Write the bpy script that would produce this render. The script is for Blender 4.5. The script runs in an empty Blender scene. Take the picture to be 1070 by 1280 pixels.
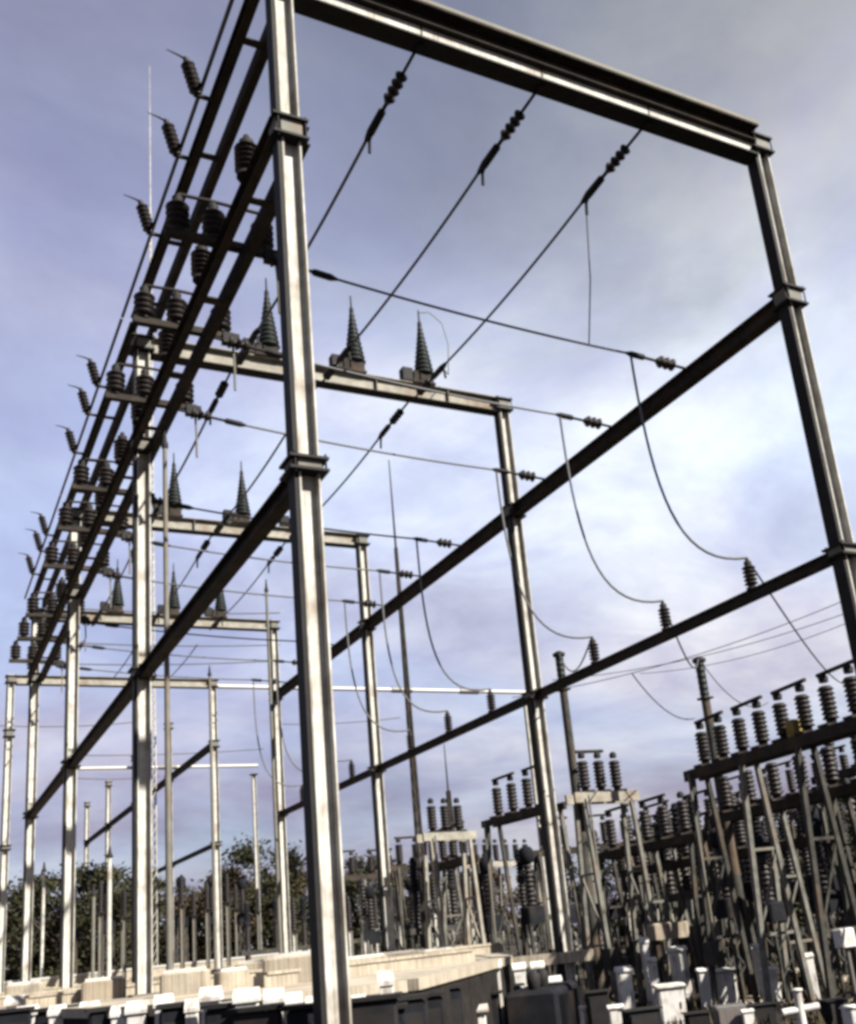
import bpy, bmesh, math, random
from mathutils import Vector, Matrix
random.seed(7)
R_ = math.radians
sc = bpy.context.scene
col = sc.collection

# ------------------------------------------------------------------ camera
CH = 2.2                                     # eye height above the lower yard
CX = Vector((0.87572543, -0.47212898, -0.10099111))
CU = Vector((-0.0588265, -0.3119552, 0.9482739))
CF = Vector((0.47921229, 0.82448662, 0.30096079))
FPX, PX, PY = 1311.77, 609.86, 749.79
cam = bpy.data.cameras.new('camera')
cam.sensor_fit = 'HORIZONTAL'; cam.sensor_width = 36; cam.lens = FPX / 1070 * 36
cam.shift_x = (535 - PX) / 1070; cam.shift_y = (PY - 640) / 1070
cam.clip_start = 0.1; cam.clip_end = 3000
co = bpy.data.objects.new('camera', cam); col.objects.link(co)
m = Matrix(((CX.x, CU.x, -CF.x), (CX.y, CU.y, -CF.y), (CX.z, CU.z, -CF.z))).to_4x4()
m.translation = (0, 0, CH)
co.matrix_world = m
sc.camera = co

def P(x, y, X=None, Y=None, Z=None):
    """point in the yard seen at a spot of the photograph, on a known plane"""
    d = CF + CX * ((x - PX) / FPX) - CU * ((y - PY) / FPX)
    t = X / d.x if X is not None else Y / d.y if Y is not None else (Z - CH) / d.z
    return Vector((0, 0, CH)) + d * t

# ------------------------------------------------------------------ materials
def streak(M, amount=0.35):
    """vertical weather streaks"""
    nt = M.node_tree; N = nt.nodes; L = nt.links; b = N['Principled BSDF']; src = b.inputs['Base Color'].links[0].from_socket
    tc = N.new('ShaderNodeTexCoord'); mp = N.new('ShaderNodeMapping'); mp.inputs['Scale'].default_value = (30, 30, 0.7); L.new(tc.outputs['Object'], mp.inputs[0])
    no = N.new('ShaderNodeTexNoise'); no.inputs['Scale'].default_value = 1.0; no.inputs['Detail'].default_value = 5; L.new(mp.outputs[0], no.inputs['Vector'])
    rp = N.new('ShaderNodeValToRGB'); rp.color_ramp.elements[0].position = 0.35; rp.color_ramp.elements[1].position = 0.6
    rp.color_ramp.elements[0].color = (1 - amount, 1 - amount * 1.1, 1 - amount * 1.25, 1); L.new(no.outputs[0], rp.inputs[0])
    mx = N.new('ShaderNodeMix'); mx.data_type = 'RGBA'; mx.blend_type = 'MULTIPLY'; mx.inputs[0].default_value = 1
    L.new(src, mx.inputs[6]); L.new(rp.outputs[0], mx.inputs[7]); L.new(mx.outputs[2], b.inputs['Base Color'])

def mat(name, base, rough=0.6, metal=0.0, var=0.25, scale=6.0, bump=0.0, tint=None, spec=0.5, dirt=0.0):
    M = bpy.data.materials.new(name); M.use_nodes = True
    nt = M.node_tree; N = nt.nodes; L = nt.links
    b = N['Principled BSDF']
    tc = N.new('ShaderNodeTexCoord')
    oi = N.new('ShaderNodeObjectInfo')
    add = N.new('ShaderNodeVectorMath'); add.operation = 'ADD'
    mul = N.new('ShaderNodeVectorMath'); mul.operation = 'SCALE'; mul.inputs[3].default_value = 17.0
    cmb = N.new('ShaderNodeCombineXYZ')
    for i in range(3): L.new(oi.outputs['Random'], cmb.inputs[i])
    L.new(cmb.outputs[0], mul.inputs[0])
    L.new(tc.outputs['Object'], add.inputs[0]); L.new(mul.outputs[0], add.inputs[1])
    no = N.new('ShaderNodeTexNoise'); no.inputs['Scale'].default_value = scale; no.inputs['Detail'].default_value = 6; no.inputs['Roughness'].default_value = 0.65
    L.new(add.outputs[0], no.inputs['Vector'])
    ramp = N.new('ShaderNodeValToRGB')
    t2 = tint or base
    ramp.color_ramp.elements[0].position = 0.3; ramp.color_ramp.elements[1].position = 0.72
    ramp.color_ramp.elements[0].color = tuple(c * (1 - var) for c in base) + (1,)
    ramp.color_ramp.elements[1].color = tuple(min(1, c * (1 + var)) for c in t2) + (1,)
    L.new(no.outputs[0], ramp.inputs[0])
    out = ramp.outputs[0]
    if dirt:
        n2 = N.new('ShaderNodeTexNoise'); n2.inputs['Scale'].default_value = scale * 0.35; n2.inputs['Detail'].default_value = 8
        L.new(add.outputs[0], n2.inputs['Vector'])
        r2 = N.new('ShaderNodeValToRGB'); r2.color_ramp.elements[0].position = 0.52; r2.color_ramp.elements[1].position = 0.68
        r2.color_ramp.elements[1].color = (dirt, dirt, dirt, 1)
        L.new(n2.outputs[0], r2.inputs[0])
        mx = N.new('ShaderNodeMix'); mx.data_type = 'RGBA'
        L.new(r2.outputs[0], mx.inputs[0]); L.new(out, mx.inputs[6]); mx.inputs[7].default_value = (0.10, 0.065, 0.04, 1)
        out = mx.outputs[2]
    L.new(out, b.inputs['Base Color'])
    b.inputs['Roughness'].default_value = rough; b.inputs['Metallic'].default_value = metal
    b.inputs['Specular IOR Level'].default_value = spec
    if bump:
        bp = N.new('ShaderNodeBump'); bp.inputs['Strength'].default_value = bump; bp.inputs['Distance'].default_value = 0.05
        L.new(no.outputs[0], bp.inputs['Height']); L.new(bp.outputs[0], b.inputs['Normal'])
    return M

MT = dict(
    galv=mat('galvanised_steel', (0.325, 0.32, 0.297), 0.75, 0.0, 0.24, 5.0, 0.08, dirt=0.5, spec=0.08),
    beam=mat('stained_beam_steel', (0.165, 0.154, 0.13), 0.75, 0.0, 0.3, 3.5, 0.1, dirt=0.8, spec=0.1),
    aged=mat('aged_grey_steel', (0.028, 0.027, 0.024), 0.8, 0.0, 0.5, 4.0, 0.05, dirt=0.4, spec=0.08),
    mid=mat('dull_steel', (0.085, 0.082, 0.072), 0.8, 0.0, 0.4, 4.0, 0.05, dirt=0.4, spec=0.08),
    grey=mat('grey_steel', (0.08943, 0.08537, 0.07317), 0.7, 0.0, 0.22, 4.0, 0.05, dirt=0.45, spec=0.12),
    dark=mat('dark_steel', (0.02114, 0.01789, 0.01545), 0.85, 0.0, 0.35, 5.0, 0.1, dirt=0.2, spec=0.06),  # even dark base colour for beams, channels, plates and brackets
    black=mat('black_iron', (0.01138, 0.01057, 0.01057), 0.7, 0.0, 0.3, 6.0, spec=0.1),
    porc=mat('dark_brown_porcelain', (0.011, 0.008, 0.0075), 0.5, 0.0, 0.35, 8.0, spec=0.18),
    glass=mat('dark_grey_glaze', (0.0085, 0.0105, 0.0095), 0.5, 0.0, 0.3, 8.0, spec=0.15),
    wire=mat('aluminium_conductor', (0.02846, 0.02846, 0.03252), 0.6, 0.0, 0.2, 9.0),
    cable=mat('weathered_grey_cable', (0.085, 0.085, 0.09), 0.75, 0.0, 0.2, 9.0, spec=0.1),
    bus=mat('white_tube', (0.26, 0.25, 0.235), 0.45, 0.0, 0.06, 3.0),
    conc=mat('cream_concrete', (0.2276, 0.1992, 0.1545), 0.9, 0.0, 0.22, 2.2, 0.3, dirt=0.35),
    gravel=mat('pale_gravel', (0.1951, 0.1667, 0.126), 0.95, 0.0, 0.35, 0.9, 0.6, tint=(0.2236, 0.1951, 0.1504), dirt=0.6),
    yard=mat('dark_yard_ground', (0.01463, 0.01301, 0.01057), 0.95, 0.0, 0.5, 0.6, 0.8, tint=(0.02602, 0.02195, 0.01707), spec=0.1),
    stone=mat('dark_stone_wall', (0.01463, 0.01301, 0.0122), 0.95, 0.0, 0.45, 3.0, 0.8, spec=0.03),
    white=mat('white_paint', (0.38, 0.368, 0.35), 0.7, 0.0, 0.15, 5.0, dirt=0.6, spec=0.15),
    cab=mat('grey_paint', (0.0813, 0.0748, 0.0748), 0.5, 0.0, 0.12, 3.0, dirt=0.25),
    tank=mat('dark_tank_paint', (0.008, 0.0085, 0.0105), 0.85, 0.0, 0.3, 3.0, dirt=0.15, spec=0.05),
    rust=mat('rusty_orange', (0.2114, 0.09756, 0.04065), 0.85, 0.0, 0.4, 4.0),
    yellow=mat('faded_yellow_paint', (0.13, 0.095, 0.03), 0.8, 0.0, 0.3, 4.0, spec=0.1),
    bark=mat('bark', (0.05691, 0.04065, 0.02846), 0.95, 0.0, 0.4, 5.0, 0.5),
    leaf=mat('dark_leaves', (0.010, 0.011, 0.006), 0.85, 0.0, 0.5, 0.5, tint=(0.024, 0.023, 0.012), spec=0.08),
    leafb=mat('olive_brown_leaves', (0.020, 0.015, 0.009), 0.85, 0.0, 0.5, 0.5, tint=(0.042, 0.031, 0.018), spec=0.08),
    weed=mat('dry_weeds', (0.01626, 0.01463, 0.007317), 0.9, 0.0, 0.5, 1.5, tint=(0.03659, 0.03008, 0.01626), spec=0.1),
)

streak(MT['galv'], 0.34); streak(MT['white'], 0.12); streak(MT['conc'], 0.35); streak(MT['cab'], 0.3)
# ------------------------------------------------------------------ mesh collector
class MB:
    def __init__(self): self.v = []; self.f = []; self.smooth = []
    def add(self, vs, fs, sm=False):
        o = len(self.v); self.v += [tuple(v) for v in vs]
        self.f += [tuple(i + o for i in f) for f in fs]; self.smooth += [sm] * len(fs)
        return self
    def box(self, c, s, rot=None):
        c = Vector(c); h = Vector(s) / 2
        vs = [Vector((x * h.x, y * h.y, z * h.z)) for x in (-1, 1) for y in (-1, 1) for z in (-1, 1)]
        if rot: vs = [rot @ v for v in vs]
        return self.add([c + v for v in vs], [(0, 1, 3, 2), (4, 6, 7, 5), (0, 4, 5, 1), (2, 3, 7, 6), (0, 2, 6, 4), (1, 5, 7, 3)])
    def bbox(self, c, s, b=0.02):
        """box with chamfered vertical and top edges"""
        x, y, z = c; a, d, h = s[0] / 2, s[1] / 2, s[2]
        def ring(k, zz): return [(x + sx * (a - k[0]), y + sy * (d - k[1]), zz) for sx, sy, k in
                                 ((-1, -1, (b + k, k)), (1, -1, (b + k, k)), (1, -1, (k, b + k)), (1, 1, (k, b + k)), (1, 1, (b + k, k)), (-1, 1, (b + k, k)), (-1, 1, (k, b + k)), (-1, -1, (k, b + k)))]
        z0 = z - h / 2
        rs = [ring(0, z0), ring(0, z0 + h - b), ring(b, z0 + h)]
        vs = sum(rs, []); fs = [tuple(range(7, -1, -1)), tuple(range(16, 24))]
        for r in range(2):
            for i in range(8): fs.append((r * 8 + i, r * 8 + (i + 1) % 8, r * 8 + 8 + (i + 1) % 8, r * 8 + 8 + i))
        return self.add(vs, fs)
    def bar(self, p0, p1, w, h, up=(0, 0, 1)):
        p0, p1 = Vector(p0), Vector(p1); d = (p1 - p0); l = d.length; d.normalize()
        up = Vector(up)
        s = d.cross(up)
        if s.length < 1e-4: s = d.cross(Vector((1, 0, 0)))
        s.normalize(); u = s.cross(d)
        vs = [p + s * a * w / 2 + u * b * h / 2 for p in (p0, p1) for a, b in ((-1, -1), (1, -1), (1, 1), (-1, 1))]
        return self.add(vs, [(3, 2, 1, 0), (4, 5, 6, 7), (0, 1, 5, 4), (1, 2, 6, 5), (2, 3, 7, 6), (3, 0, 4, 7)])
    def extrude(self, prof, p0, p1, up=(0, 0, 1)):
        """closed profile [(side, up)] swept along a straight line"""
        p0, p1 = Vector(p0), Vector(p1); d = (p1 - p0).normalized(); s = d.cross(Vector(up)); s.normalize(); u = s.cross(d)
        n = len(prof)
        vs = [p + s * a + u * b for p in (p0, p1) for a, b in prof]
        fs = [(i, (i + 1) % n, n + (i + 1) % n, n + i) for i in range(n)]
        fs += [tuple(range(n - 1, -1, -1)), tuple(range(n, 2 * n))]
        return self.add(vs, fs)
    def tube(self, pts, r, seg=8):
        pts = [Vector(p) for p in pts]; n = len(pts); rs = r if isinstance(r, (list, tuple)) else [r] * n
        vs = []; ref = None
        for i, p in enumerate(pts):
            t = (pts[min(i + 1, n - 1)] - pts[max(i - 1, 0)]).normalized()
            if ref is None:
                ref = t.orthogonal().normalized()
            ref = (ref - t * ref.dot(t)).normalized(); q = t.cross(ref)
            vs += [p + (ref * math.cos(2 * math.pi * k / seg) + q * math.sin(2 * math.pi * k / seg)) * rs[i] for k in range(seg)]
        fs = [(i * seg + k, i * seg + (k + 1) % seg, (i + 1) * seg + (k + 1) % seg, (i + 1) * seg + k) for i in range(n - 1) for k in range(seg)]
        self.add(vs, fs, True)
        self.add(vs[:seg], [tuple(range(seg - 1, -1, -1))]); self.add(vs[-seg:], [tuple(range(seg))])
        return self
    def lathe(self, prof, base=(0, 0, 0), axis=(0, 0, 1), seg=14):
        """prof: list of (radius, height)"""
        base = Vector(base); a = Vector(axis).normalized(); s = a.orthogonal().normalized(); t = a.cross(s)
        vs = [base + a * h + (s * math.cos(2 * math.pi * k / seg) + t * math.sin(2 * math.pi * k / seg)) * max(r, 1e-4) for r, h in prof for k in range(seg)]
        fs = [(i * seg + k, i * seg + (k + 1) % seg, (i + 1) * seg + (k + 1) % seg, (i + 1) * seg + k) for i in range(len(prof) - 1) for k in range(seg)]
        self.add(vs, fs, True)
        self.add(vs[:seg], [tuple(range(seg - 1, -1, -1))]); self.add(vs[-seg:], [tuple(range(seg))])
        return self
    def build(self, name, material, parent=None, loc=None):
        me = bpy.data.meshes.new(name); me.from_pydata(self.v, [], self.f)
        me.polygons.foreach_set('use_smooth', self.smooth)
        bm = bmesh.new(); bm.from_mesh(me); bmesh.ops.recalc_face_normals(bm, faces=bm.faces); bm.to_mesh(me); bm.free()
        me.materials.append(MT[material]); me.update()
        o = bpy.data.objects.new(name, me); col.objects.link(o)
        if parent: o.parent = parent
        if loc: o.location = loc
        return o

def shed_prof(h, r0, r1, n, taper=0.0):
    """insulator outline: n sheds of radius r1 on a core of radius r0"""
    p = [(r0, 0)]
    for i in range(n):
        a = h * (i + 0.15) / n; b = h * (i + 0.85) / n
        k = 1 - taper * (i / max(1, n - 1))
        p += [(r0 * k, a), (r1 * k, a + (b - a) * 0.15), (r1 * k * 0.94, a + (b - a) * 0.40), (r0 * k * 1.1, b)]
    p.append((r0 * (1 - taper), h))
    return p

def tag(o, label, cat, group=None):
    o['kind'] = 'thing'; o['label'] = label; o['category'] = cat
    if group: o['group'] = group
    return o
def thing(name, label, cat, loc=(0, 0, 0), group=None, rz=0):
    o = bpy.data.objects.new(name, None); col.objects.link(o); o.location = loc; o.rotation_euler = (0, 0, rz)
    o.empty_display_size = 0.2
    return tag(o, label, cat, group)
def struct(o, kind='structure'): o['kind'] = kind; return o

bpy_children = {}
def dup(root, loc=None, rot=None, label=None, group=None, scale=None):
    """copy of a thing with copies of its parts and sub-parts"""
    r = root.copy(); col.objects.link(r)
    if loc is not None: r.location = loc
    if rot is not None: r.rotation_euler = rot
    if scale is not None: r.scale = scale if hasattr(scale, '__len__') else (scale,) * 3
    if label: r['label'] = label
    if group: r['group'] = group
    for ch in list(root.children):
        c = ch.copy(); col.objects.link(c); c.parent = r
        for g in list(ch.children):
            d = g.copy(); col.objects.link(d); d.parent = c
    return r
class Kind:
    """first call places the original, later calls place copies"""
    def __init__(self, maker): self.maker = maker; self.proto = None
    def place(self, loc, label, group=None, rot=(0, 0, 0), scale=1.0):
        if self.proto is None:
            self.proto = self.maker()
            o = self.proto
            o.location = loc; o.rotation_euler = rot; o.scale = scale if hasattr(scale, '__len__') else (scale,) * 3
            o['label'] = label
            if group: o['group'] = group
            return o
        return dup(self.proto, loc, rot, label, group, scale)
def aim(d):
    """rotation that turns local +X along d"""
    return Vector(d).to_track_quat('X', 'Z').to_euler()

# ------------------------------------------------------------------ layout of the gantries
X1, X2 = 4.156, 13.41
YS = [11.27 + 10 * i for i in range(10)]
zt, zt1, zuL, zu, zlL, zl = [CH + v for v in (13.2, 13.44, 10.74, 10.2, 5.67, 5.36)]
TER = CH - 0.464                                     # level of the gravel terrace
ORD = ['nearest', 'second', 'third', 'fourth', 'fifth', 'sixth', 'seventh', 'eighth', 'ninth', 'tenth']

# ------------------------------------------------------------------ ground
g = MB(); S = 900
n = 24
g.add([(-S, -S, 0), (S, -S, 0), (S, S, 0), (-S, S, 0)], [(0, 1, 2, 3)])
struct(g.build('ground', 'yard'))
edge = [(-60, 45.0)] + [tuple(P(x, y, Z=TER)[:2]) for x, y in ((-150, 1276), (0, 1261), (150, 1258), (250, 1252), (400, 1240), (490, 1228), (560, 1212), (618, 1198))] + [(11.2, 21.2), (12.3, 24.2), (14.6, 28.6)]
poly = edge + [(15.0, 60), (30, 130), (-90, 130)]
t = MB()
nn = len(poly)
t.add([(x, y, 0.01) for x, y in poly] + [(x, y, TER) for x, y in poly],
      [tuple(range(nn, 2 * nn))] + [(i, (i + 1) % nn, nn + (i + 1) % nn, nn + i) for i in range(nn)])
struct(t.build('terrace', 'gravel'))
w = thing('retaining_wall', 'low dark stone retaining wall along the front of the pale terrace', 'wall', (0, 0, 0))
a = MB(); b = MB()
for p, q in zip(edge[:-1], edge[1:]):
    p = Vector((p[0], p[1], 0)); q = Vector((q[0], q[1], 0)); d = (q - p).normalized(); nrm = Vector((d.y, -d.x, 0))
    off = nrm * 0.16
    a.bar(p + off + Vector((0, 0, (TER - 0.12) / 2)), q + off + Vector((0, 0, (TER - 0.12) / 2)), 0.28, TER - 0.12)
    b.bar(p + off + Vector((0, 0, TER - 0.05)), q + off + Vector((0, 0, TER - 0.05)), 0.36, 0.14)
a.build('stone_face', 'stone', w); b.build('coping', 'conc', w)

# ------------------------------------------------------------------ gantry columns
HW = 0.27
def h_section(mb, z0, z1, w=HW, d=HW, t=0.024):
    """H section, flanges facing +-X, open sides facing +-Y"""
    a, b, k = w / 2, d / 2, t
    prof = [(-a, -b), (-a + k, -b), (-a + k, -k / 2), (a - k, -k / 2), (a - k, -b), (a, -b), (a, b), (a - k, b), (a - k, k / 2), (-a + k, k / 2), (-a + k, b), (-a, b)]
    nP = len(prof)
    vs = [(x, y, z) for z in (z0, z1) for x, y in prof]
    fs = [(i, (i + 1) % nP, nP + (i + 1) % nP, nP + i) for i in range(nP)]
    fs += [(0, 1, 2, 9, 10, 11)[::-1], (2, 3, 8, 9)[::-1], (3, 4, 5, 6, 7, 8)[::-1]]
    fs += [tuple(i + nP for i in f) for f in ((0, 1, 2, 9, 10, 11), (2, 3, 8, 9), (3, 4, 5, 6, 7, 8))]
    mb.add(vs, fs)
def column(i, side):
    X = X1 if side == 'left' else X2
    z0 = 0.0 if (i == 0 or (i == 1 and side == 'right')) else TER
    where = {'left': 'left leg', 'right': 'right leg'}[side]
    extra = {(0, 'left'): 'the biggest column, white lit, cutting the picture top to bottom', (0, 'right'): 'tall dark edged column at the right border under the beam end',
             (1, 'left'): 'pale column standing on the terrace left of the biggest column', (1, 'right'): 'slim column with bright right edge, second gantry right leg'}.get((i, side))
    lab = extra or 'pale steel column, %s of the %s gantry from the front' % (where, ORD[i])
    o = thing('gantry_column', lab, 'column', (X, YS[i], z0), 'steel columns of the gantries')
    top = (zt1 if i == 0 else zt) + 0.30 - z0
    mb = MB(); h_section(mb, 0.04, top); mb.build('shaft', 'galv', o)
    MB().box((-HW / 2 - 0.030, 0, top / 2 + 0.1), (0.056, HW - 0.02, top - 0.3)).build('shade_strip', 'black', o)  # added black strip, paints the shade on the column's left face
    bp = MB().box((0, 0, 0.02), (0.5, 0.5, 0.04)); bp.build('base_plate', 'grey', o)
    levels = [(zt1 if i == 0 else zt) + 0.05] + ([zuL, zlL] if side == 'left' else [zu, zl])
    for k, z in enumerate(levels):
        c = MB(); z -= z0; big = k < 2
        h = 0.30 if big else 0.16
        e = HW + 0.012
        for sg in (-1, 1):                                   # clamp plates round the shaft
            c.box((0, sg * (e / 2 + 0.012), z), (e + 0.02, 0.024, h))
        c.box((e / 2 + 0.012, 0, z), (0.024, e - 0.004, h)); c.box((-e / 2 - 0.075, 0, z), (0.024, e - 0.004, h))
        ob = c.build('collar', 'grey', o)
        for sg in (-1, 1): MB().box((-0.02, 0, z + sg * h / 2), (e + 0.22, e + 0.16, 0.035)).build('clamp_flange', 'black', ob)
        if i < 2:
            for sx in (-1, 1):
                for sy in (-1, 1):
                    MB().tube([(sx * (e / 2 + 0.055), sy * (e / 2 + 0.045), z - h / 2 - 0.05), (sx * (e / 2 + 0.055), sy * (e / 2 + 0.045), z + h / 2 + 0.06)], 0.014, 6).build('clamp_bolt', 'black', ob)
    return o
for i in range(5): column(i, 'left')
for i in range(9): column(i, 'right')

# ------------------------------------------------------------------ transverse beams
def row_beam(i):
    z = (zt1 if i == 0 else zt) + 0.05
    lab = ['big lit beam running along the upper right edge of the picture', 'beam of the second gantry carrying three dark tapered insulators',
           'beam of the third gantry behind the biggest column', 'thin far beam across the fourth gantry', 'thin far beam across the fifth gantry'][i]
    o = thing('transverse_beam', lab, 'beam', ((X1 + X2) / 2, YS[i], z), 'cross beams of the gantries')
    L = (X2 - X1) / 2 - HW / 2 - 0.03
    H, Wt, Wb, k = (0.56, 0.56, 0.20, 0.022) if i == 0 else (0.42, 0.26, 0.22, 0.02)
    pr = [(-Wb / 2, -H / 2), (Wb / 2, -H / 2), (Wb / 2, -H / 2 + k), (k / 2, -H / 2 + k), (k / 2, H / 2 - k), (Wt / 2, H / 2 - k), (Wt / 2, H / 2), (-Wt / 2, H / 2),
          (-Wt / 2, H / 2 - k), (-k / 2, H / 2 - k), (-k / 2, -H / 2 + k), (-Wb / 2, -H / 2 + k)]
    if i == 0:
        MB().box((0, 0, -0.14), (2 * L, 0.20, 0.25)).build('lower_chord', 'galv', o)
        MB().box((0, 0, -0.282), (2 * L, 0.34, 0.028)).build('underside_shade', 'black', o)  # added black plate, paints the shaded underside of the beam
        for y in (-0.15, 0.15):
            MB().extrude([(-0.04, -0.10), (0.05, -0.10), (0.05, -0.08), (-0.02, -0.08), (-0.02, 0.10), (0.05, 0.10), (0.05, 0.12), (-0.04, 0.12)], (-L, y, 0.10), (L, y, 0.10)).build('upper_channel', 'dark', o)  # channels in dark colour, which also paints the shadow under the top plate
        MB().box((0, 0, 0.245), (2 * L, 0.62, 0.03)).build('walk_plate', 'dark', o)
        MB().box((0, -0.30, 0.30), (2 * L, 0.03, 0.07)).build('edge_angle', 'grey', o)
    else:
        MB().extrude(pr, (-L, 0, 0), (L, 0, 0)).build('girder', 'beam', o)
        MB().box((0, 0, -H / 2 - 0.013), (2 * L, Wb + 0.10, 0.022)).build('underside_shade', 'black', o)  # black plate puts the shade of the girder's underside into colour
    for s in (-1, 1):
        MB().box((s * (L + 0.010), 0, 0), (0.020, 0.30, H + 0.06)).build('end_plate', 'dark', o)
    if i in (1, 2):
        for x in (-3.3, -1.1, 1.0, 3.0):
            e = MB()
            for sg in (-1, 1): e.box((x, sg * (Wb / 4 + k / 4), 0), (0.018, Wb / 2 - k / 2 - 0.004, H - 2 * k - 0.006))
            e.build('stiffener', 'grey', o)
    if i == 0:
        for x in (-2.4, -0.2, 2.0):
            MB().box((x, 0, -0.14), (0.03, 0.216, 0.266)).build('strap', 'black', o)
            MB().box((x, 0, -0.33), (0.10, 0.10, 0.066)).build('hanger_lug', 'black', o)
for i in range(5): row_beam(i)

# ------------------------------------------------------------------ longitudinal beams
def i_prof(h, w, k=0.02):
    return [(-w / 2, -h / 2), (w / 2, -h / 2), (w / 2, -h / 2 + k), (k / 2, -h / 2 + k), (k / 2, h / 2 - k), (w / 2, h / 2 - k), (w / 2, h / 2), (-w / 2, h / 2),
            (-w / 2, h / 2 - k), (-k / 2, h / 2 - k), (-k / 2, -h / 2 + k), (-w / 2, -h / 2 + k)]
def long_beam(X, i, z, h, w, lab, group):
    gap = HW / 2 + 0.07
    o = thing('longitudinal_beam', lab, 'beam', (X, YS[i], z), group)
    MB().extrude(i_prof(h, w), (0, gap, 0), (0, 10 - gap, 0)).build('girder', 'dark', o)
    for y in (gap - 0.012, 10 - gap + 0.012):
        MB().box((0, y, 0), (w + 0.06, 0.022, h + 0.07)).build('end_plate', 'dark', o)
    return o
BAY = ['in the %s gantry bay' % k for k in ORD]
for i in range(3):
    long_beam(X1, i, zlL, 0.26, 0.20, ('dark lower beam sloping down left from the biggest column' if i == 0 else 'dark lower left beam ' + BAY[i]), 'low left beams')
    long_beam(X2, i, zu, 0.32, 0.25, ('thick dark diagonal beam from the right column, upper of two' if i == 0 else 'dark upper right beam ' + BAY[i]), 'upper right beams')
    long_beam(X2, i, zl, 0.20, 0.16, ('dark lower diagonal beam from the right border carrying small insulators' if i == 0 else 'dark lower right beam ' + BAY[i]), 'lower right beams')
for i in (4, 5, 6, 7):
    nm = BAY[i]
    if i != 5 or True:
        long_beam(X2, i, zu, 0.30, 0.24, 'distant dark upper beam left of centre ' + nm, 'upper right beams')
    if i < 6: long_beam(X2, i, zl, 0.20, 0.16, 'distant dark lower beam left of centre ' + nm, 'lower right beams')

def twin_beam(i, z, h, xo, lab, group):
    o = thing('twin_beam', lab, 'beam', (X1, YS[i], z), group)
    k = 0.018; w = 0.14
    pr = [(-w / 2, -h / 2), (w / 2, -h / 2), (w / 2, -h / 2 + k), (-w / 2 + k, -h / 2 + k), (-w / 2 + k, h / 2 - k), (w / 2, h / 2 - k), (w / 2, h / 2), (-w / 2, h / 2)]
    for s in (-1, 1):
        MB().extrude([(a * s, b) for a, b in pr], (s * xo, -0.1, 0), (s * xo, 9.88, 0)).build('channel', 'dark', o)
    for y in (1.3, 4.0, 6.6, 8.8):
        MB().box((0, y, -h / 2 + 0.012), (2 * xo - w - 0.004, 0.14, 0.02)).build('batten_plate', 'dark', o)
for i in range(3):
    twin_beam(i, zt + 0.42 + (0.1 if i == 0 else 0), 0.29, 0.215, 'topmost twin dark beams on the left side ' + BAY[i], 'topmost twin beams')
    twin_beam(i, zuL, 0.31, 0.215, 'twin dark beams at mid height on the left side ' + BAY[i], 'mid height twin beams')

# ------------------------------------------------------------------ insulator kinds
def mk_strain():
    o = thing('strain_insulator', '', 'insulator')
    MB().tube([(0, 0, 0), (0.45, 0, 0)], 0.028, 6).build('shackle', 'black', o)
    MB().lathe(shed_prof(0.62, 0.05, 0.105, 4), (0.45, 0, 0), (1, 0, 0)).build('insulator_string', 'porc', o)
    c = MB().tube([(1.05, 0, 0), (1.25, 0, 0)], 0.035, 6)
    c.lathe([(0.035, 0), (0.07, 0.04), (0.075, 0.5), (0.05, 0.66), (0.03, 0.74)], (1.22, 0, 0), (1, 0, 0), 10)
    cl = c.build('dead_end_clamp', 'black', o)
    MB().tube([(1.7, 0, -0.02), (1.82, 0, -0.12), (1.86, 0, -0.34)], 0.03, 6).build('jumper_lug', 'black', cl)
    return o
STRAIN = Kind(mk_strain)
def mk_strain_short():
    o = thing('strain_insulator', '', 'insulator')
    MB().tube([(0, 0, 0), (0.32, 0, 0)], 0.03, 6).build('shackle', 'black', o)
    MB().lathe(shed_prof(0.42, 0.06, 0.125, 3), (0.30, 0, 0), (1, 0, 0)).build('insulator_string', 'porc', o)
    c = MB().tube([(0.7, 0, 0), (1.0, 0, 0)], 0.03, 6)
    c.lathe([(0.03, 0), (0.06, 0.05), (0.06, 0.34), (0.025, 0.46)], (1.0, 0, 0), (1, 0, 0), 10)
    c.build('dead_end_clamp', 'black', o)
    return o
STRAIN2 = Kind(mk_strain_short)
def mk_green():
    o = thing('beam_insulator', '', 'insulator')
    b = MB().box((0, 0, 0.03), (0.62, 0.34, 0.06))
    b.box((-0.2, 0, 0.20), (0.14, 0.28, 0.28)); b.box((0.08, 0, 0.17), (0.36, 0.34, 0.22))
    b.build('mounting_bracket', 'dark', o)
    MB().box((-0.42, 0.02, 0.24), (0.28, 0.24, 0.36)).build('counter_box', 'black', o)
    MB().lathe([(0.17, 0)] + [(r, h + 0.02) for r, h in shed_prof(1.45, 0.20, 0.275, 11, 0.72)], (0.08, 0, 0.28)).build('porcelain_stack', 'glass', o)
    MB().lathe([(0.06, 0), (0.06, 0.12), (0.025, 0.2), (0.02, 0.5), (0.0, 0.56)], (0.08, 0, 1.74), seg=8).build('terminal', 'black', o)
    return o
GREEN = Kind(mk_green)
def mk_post():
    o = thing('post_insulator', '', 'insulator')
    MB().lathe([(0.11, 0), (0.11, 0.05), (0.075, 0.06), (0.07, 0.12)], seg=10).build('base_flange', 'black', o)
    MB().lathe(shed_prof(0.52, 0.065, 0.125, 5), (0, 0, 0.12)).build('porcelain_stack', 'porc', o)
    MB().lathe([(0.07, 0), (0.075, 0.08), (0.04, 0.12), (0.03, 0.2)], (0, 0, 0.64), seg=10).build('cap', 'black', o)
    return o
POST = Kind(mk_post)

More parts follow.
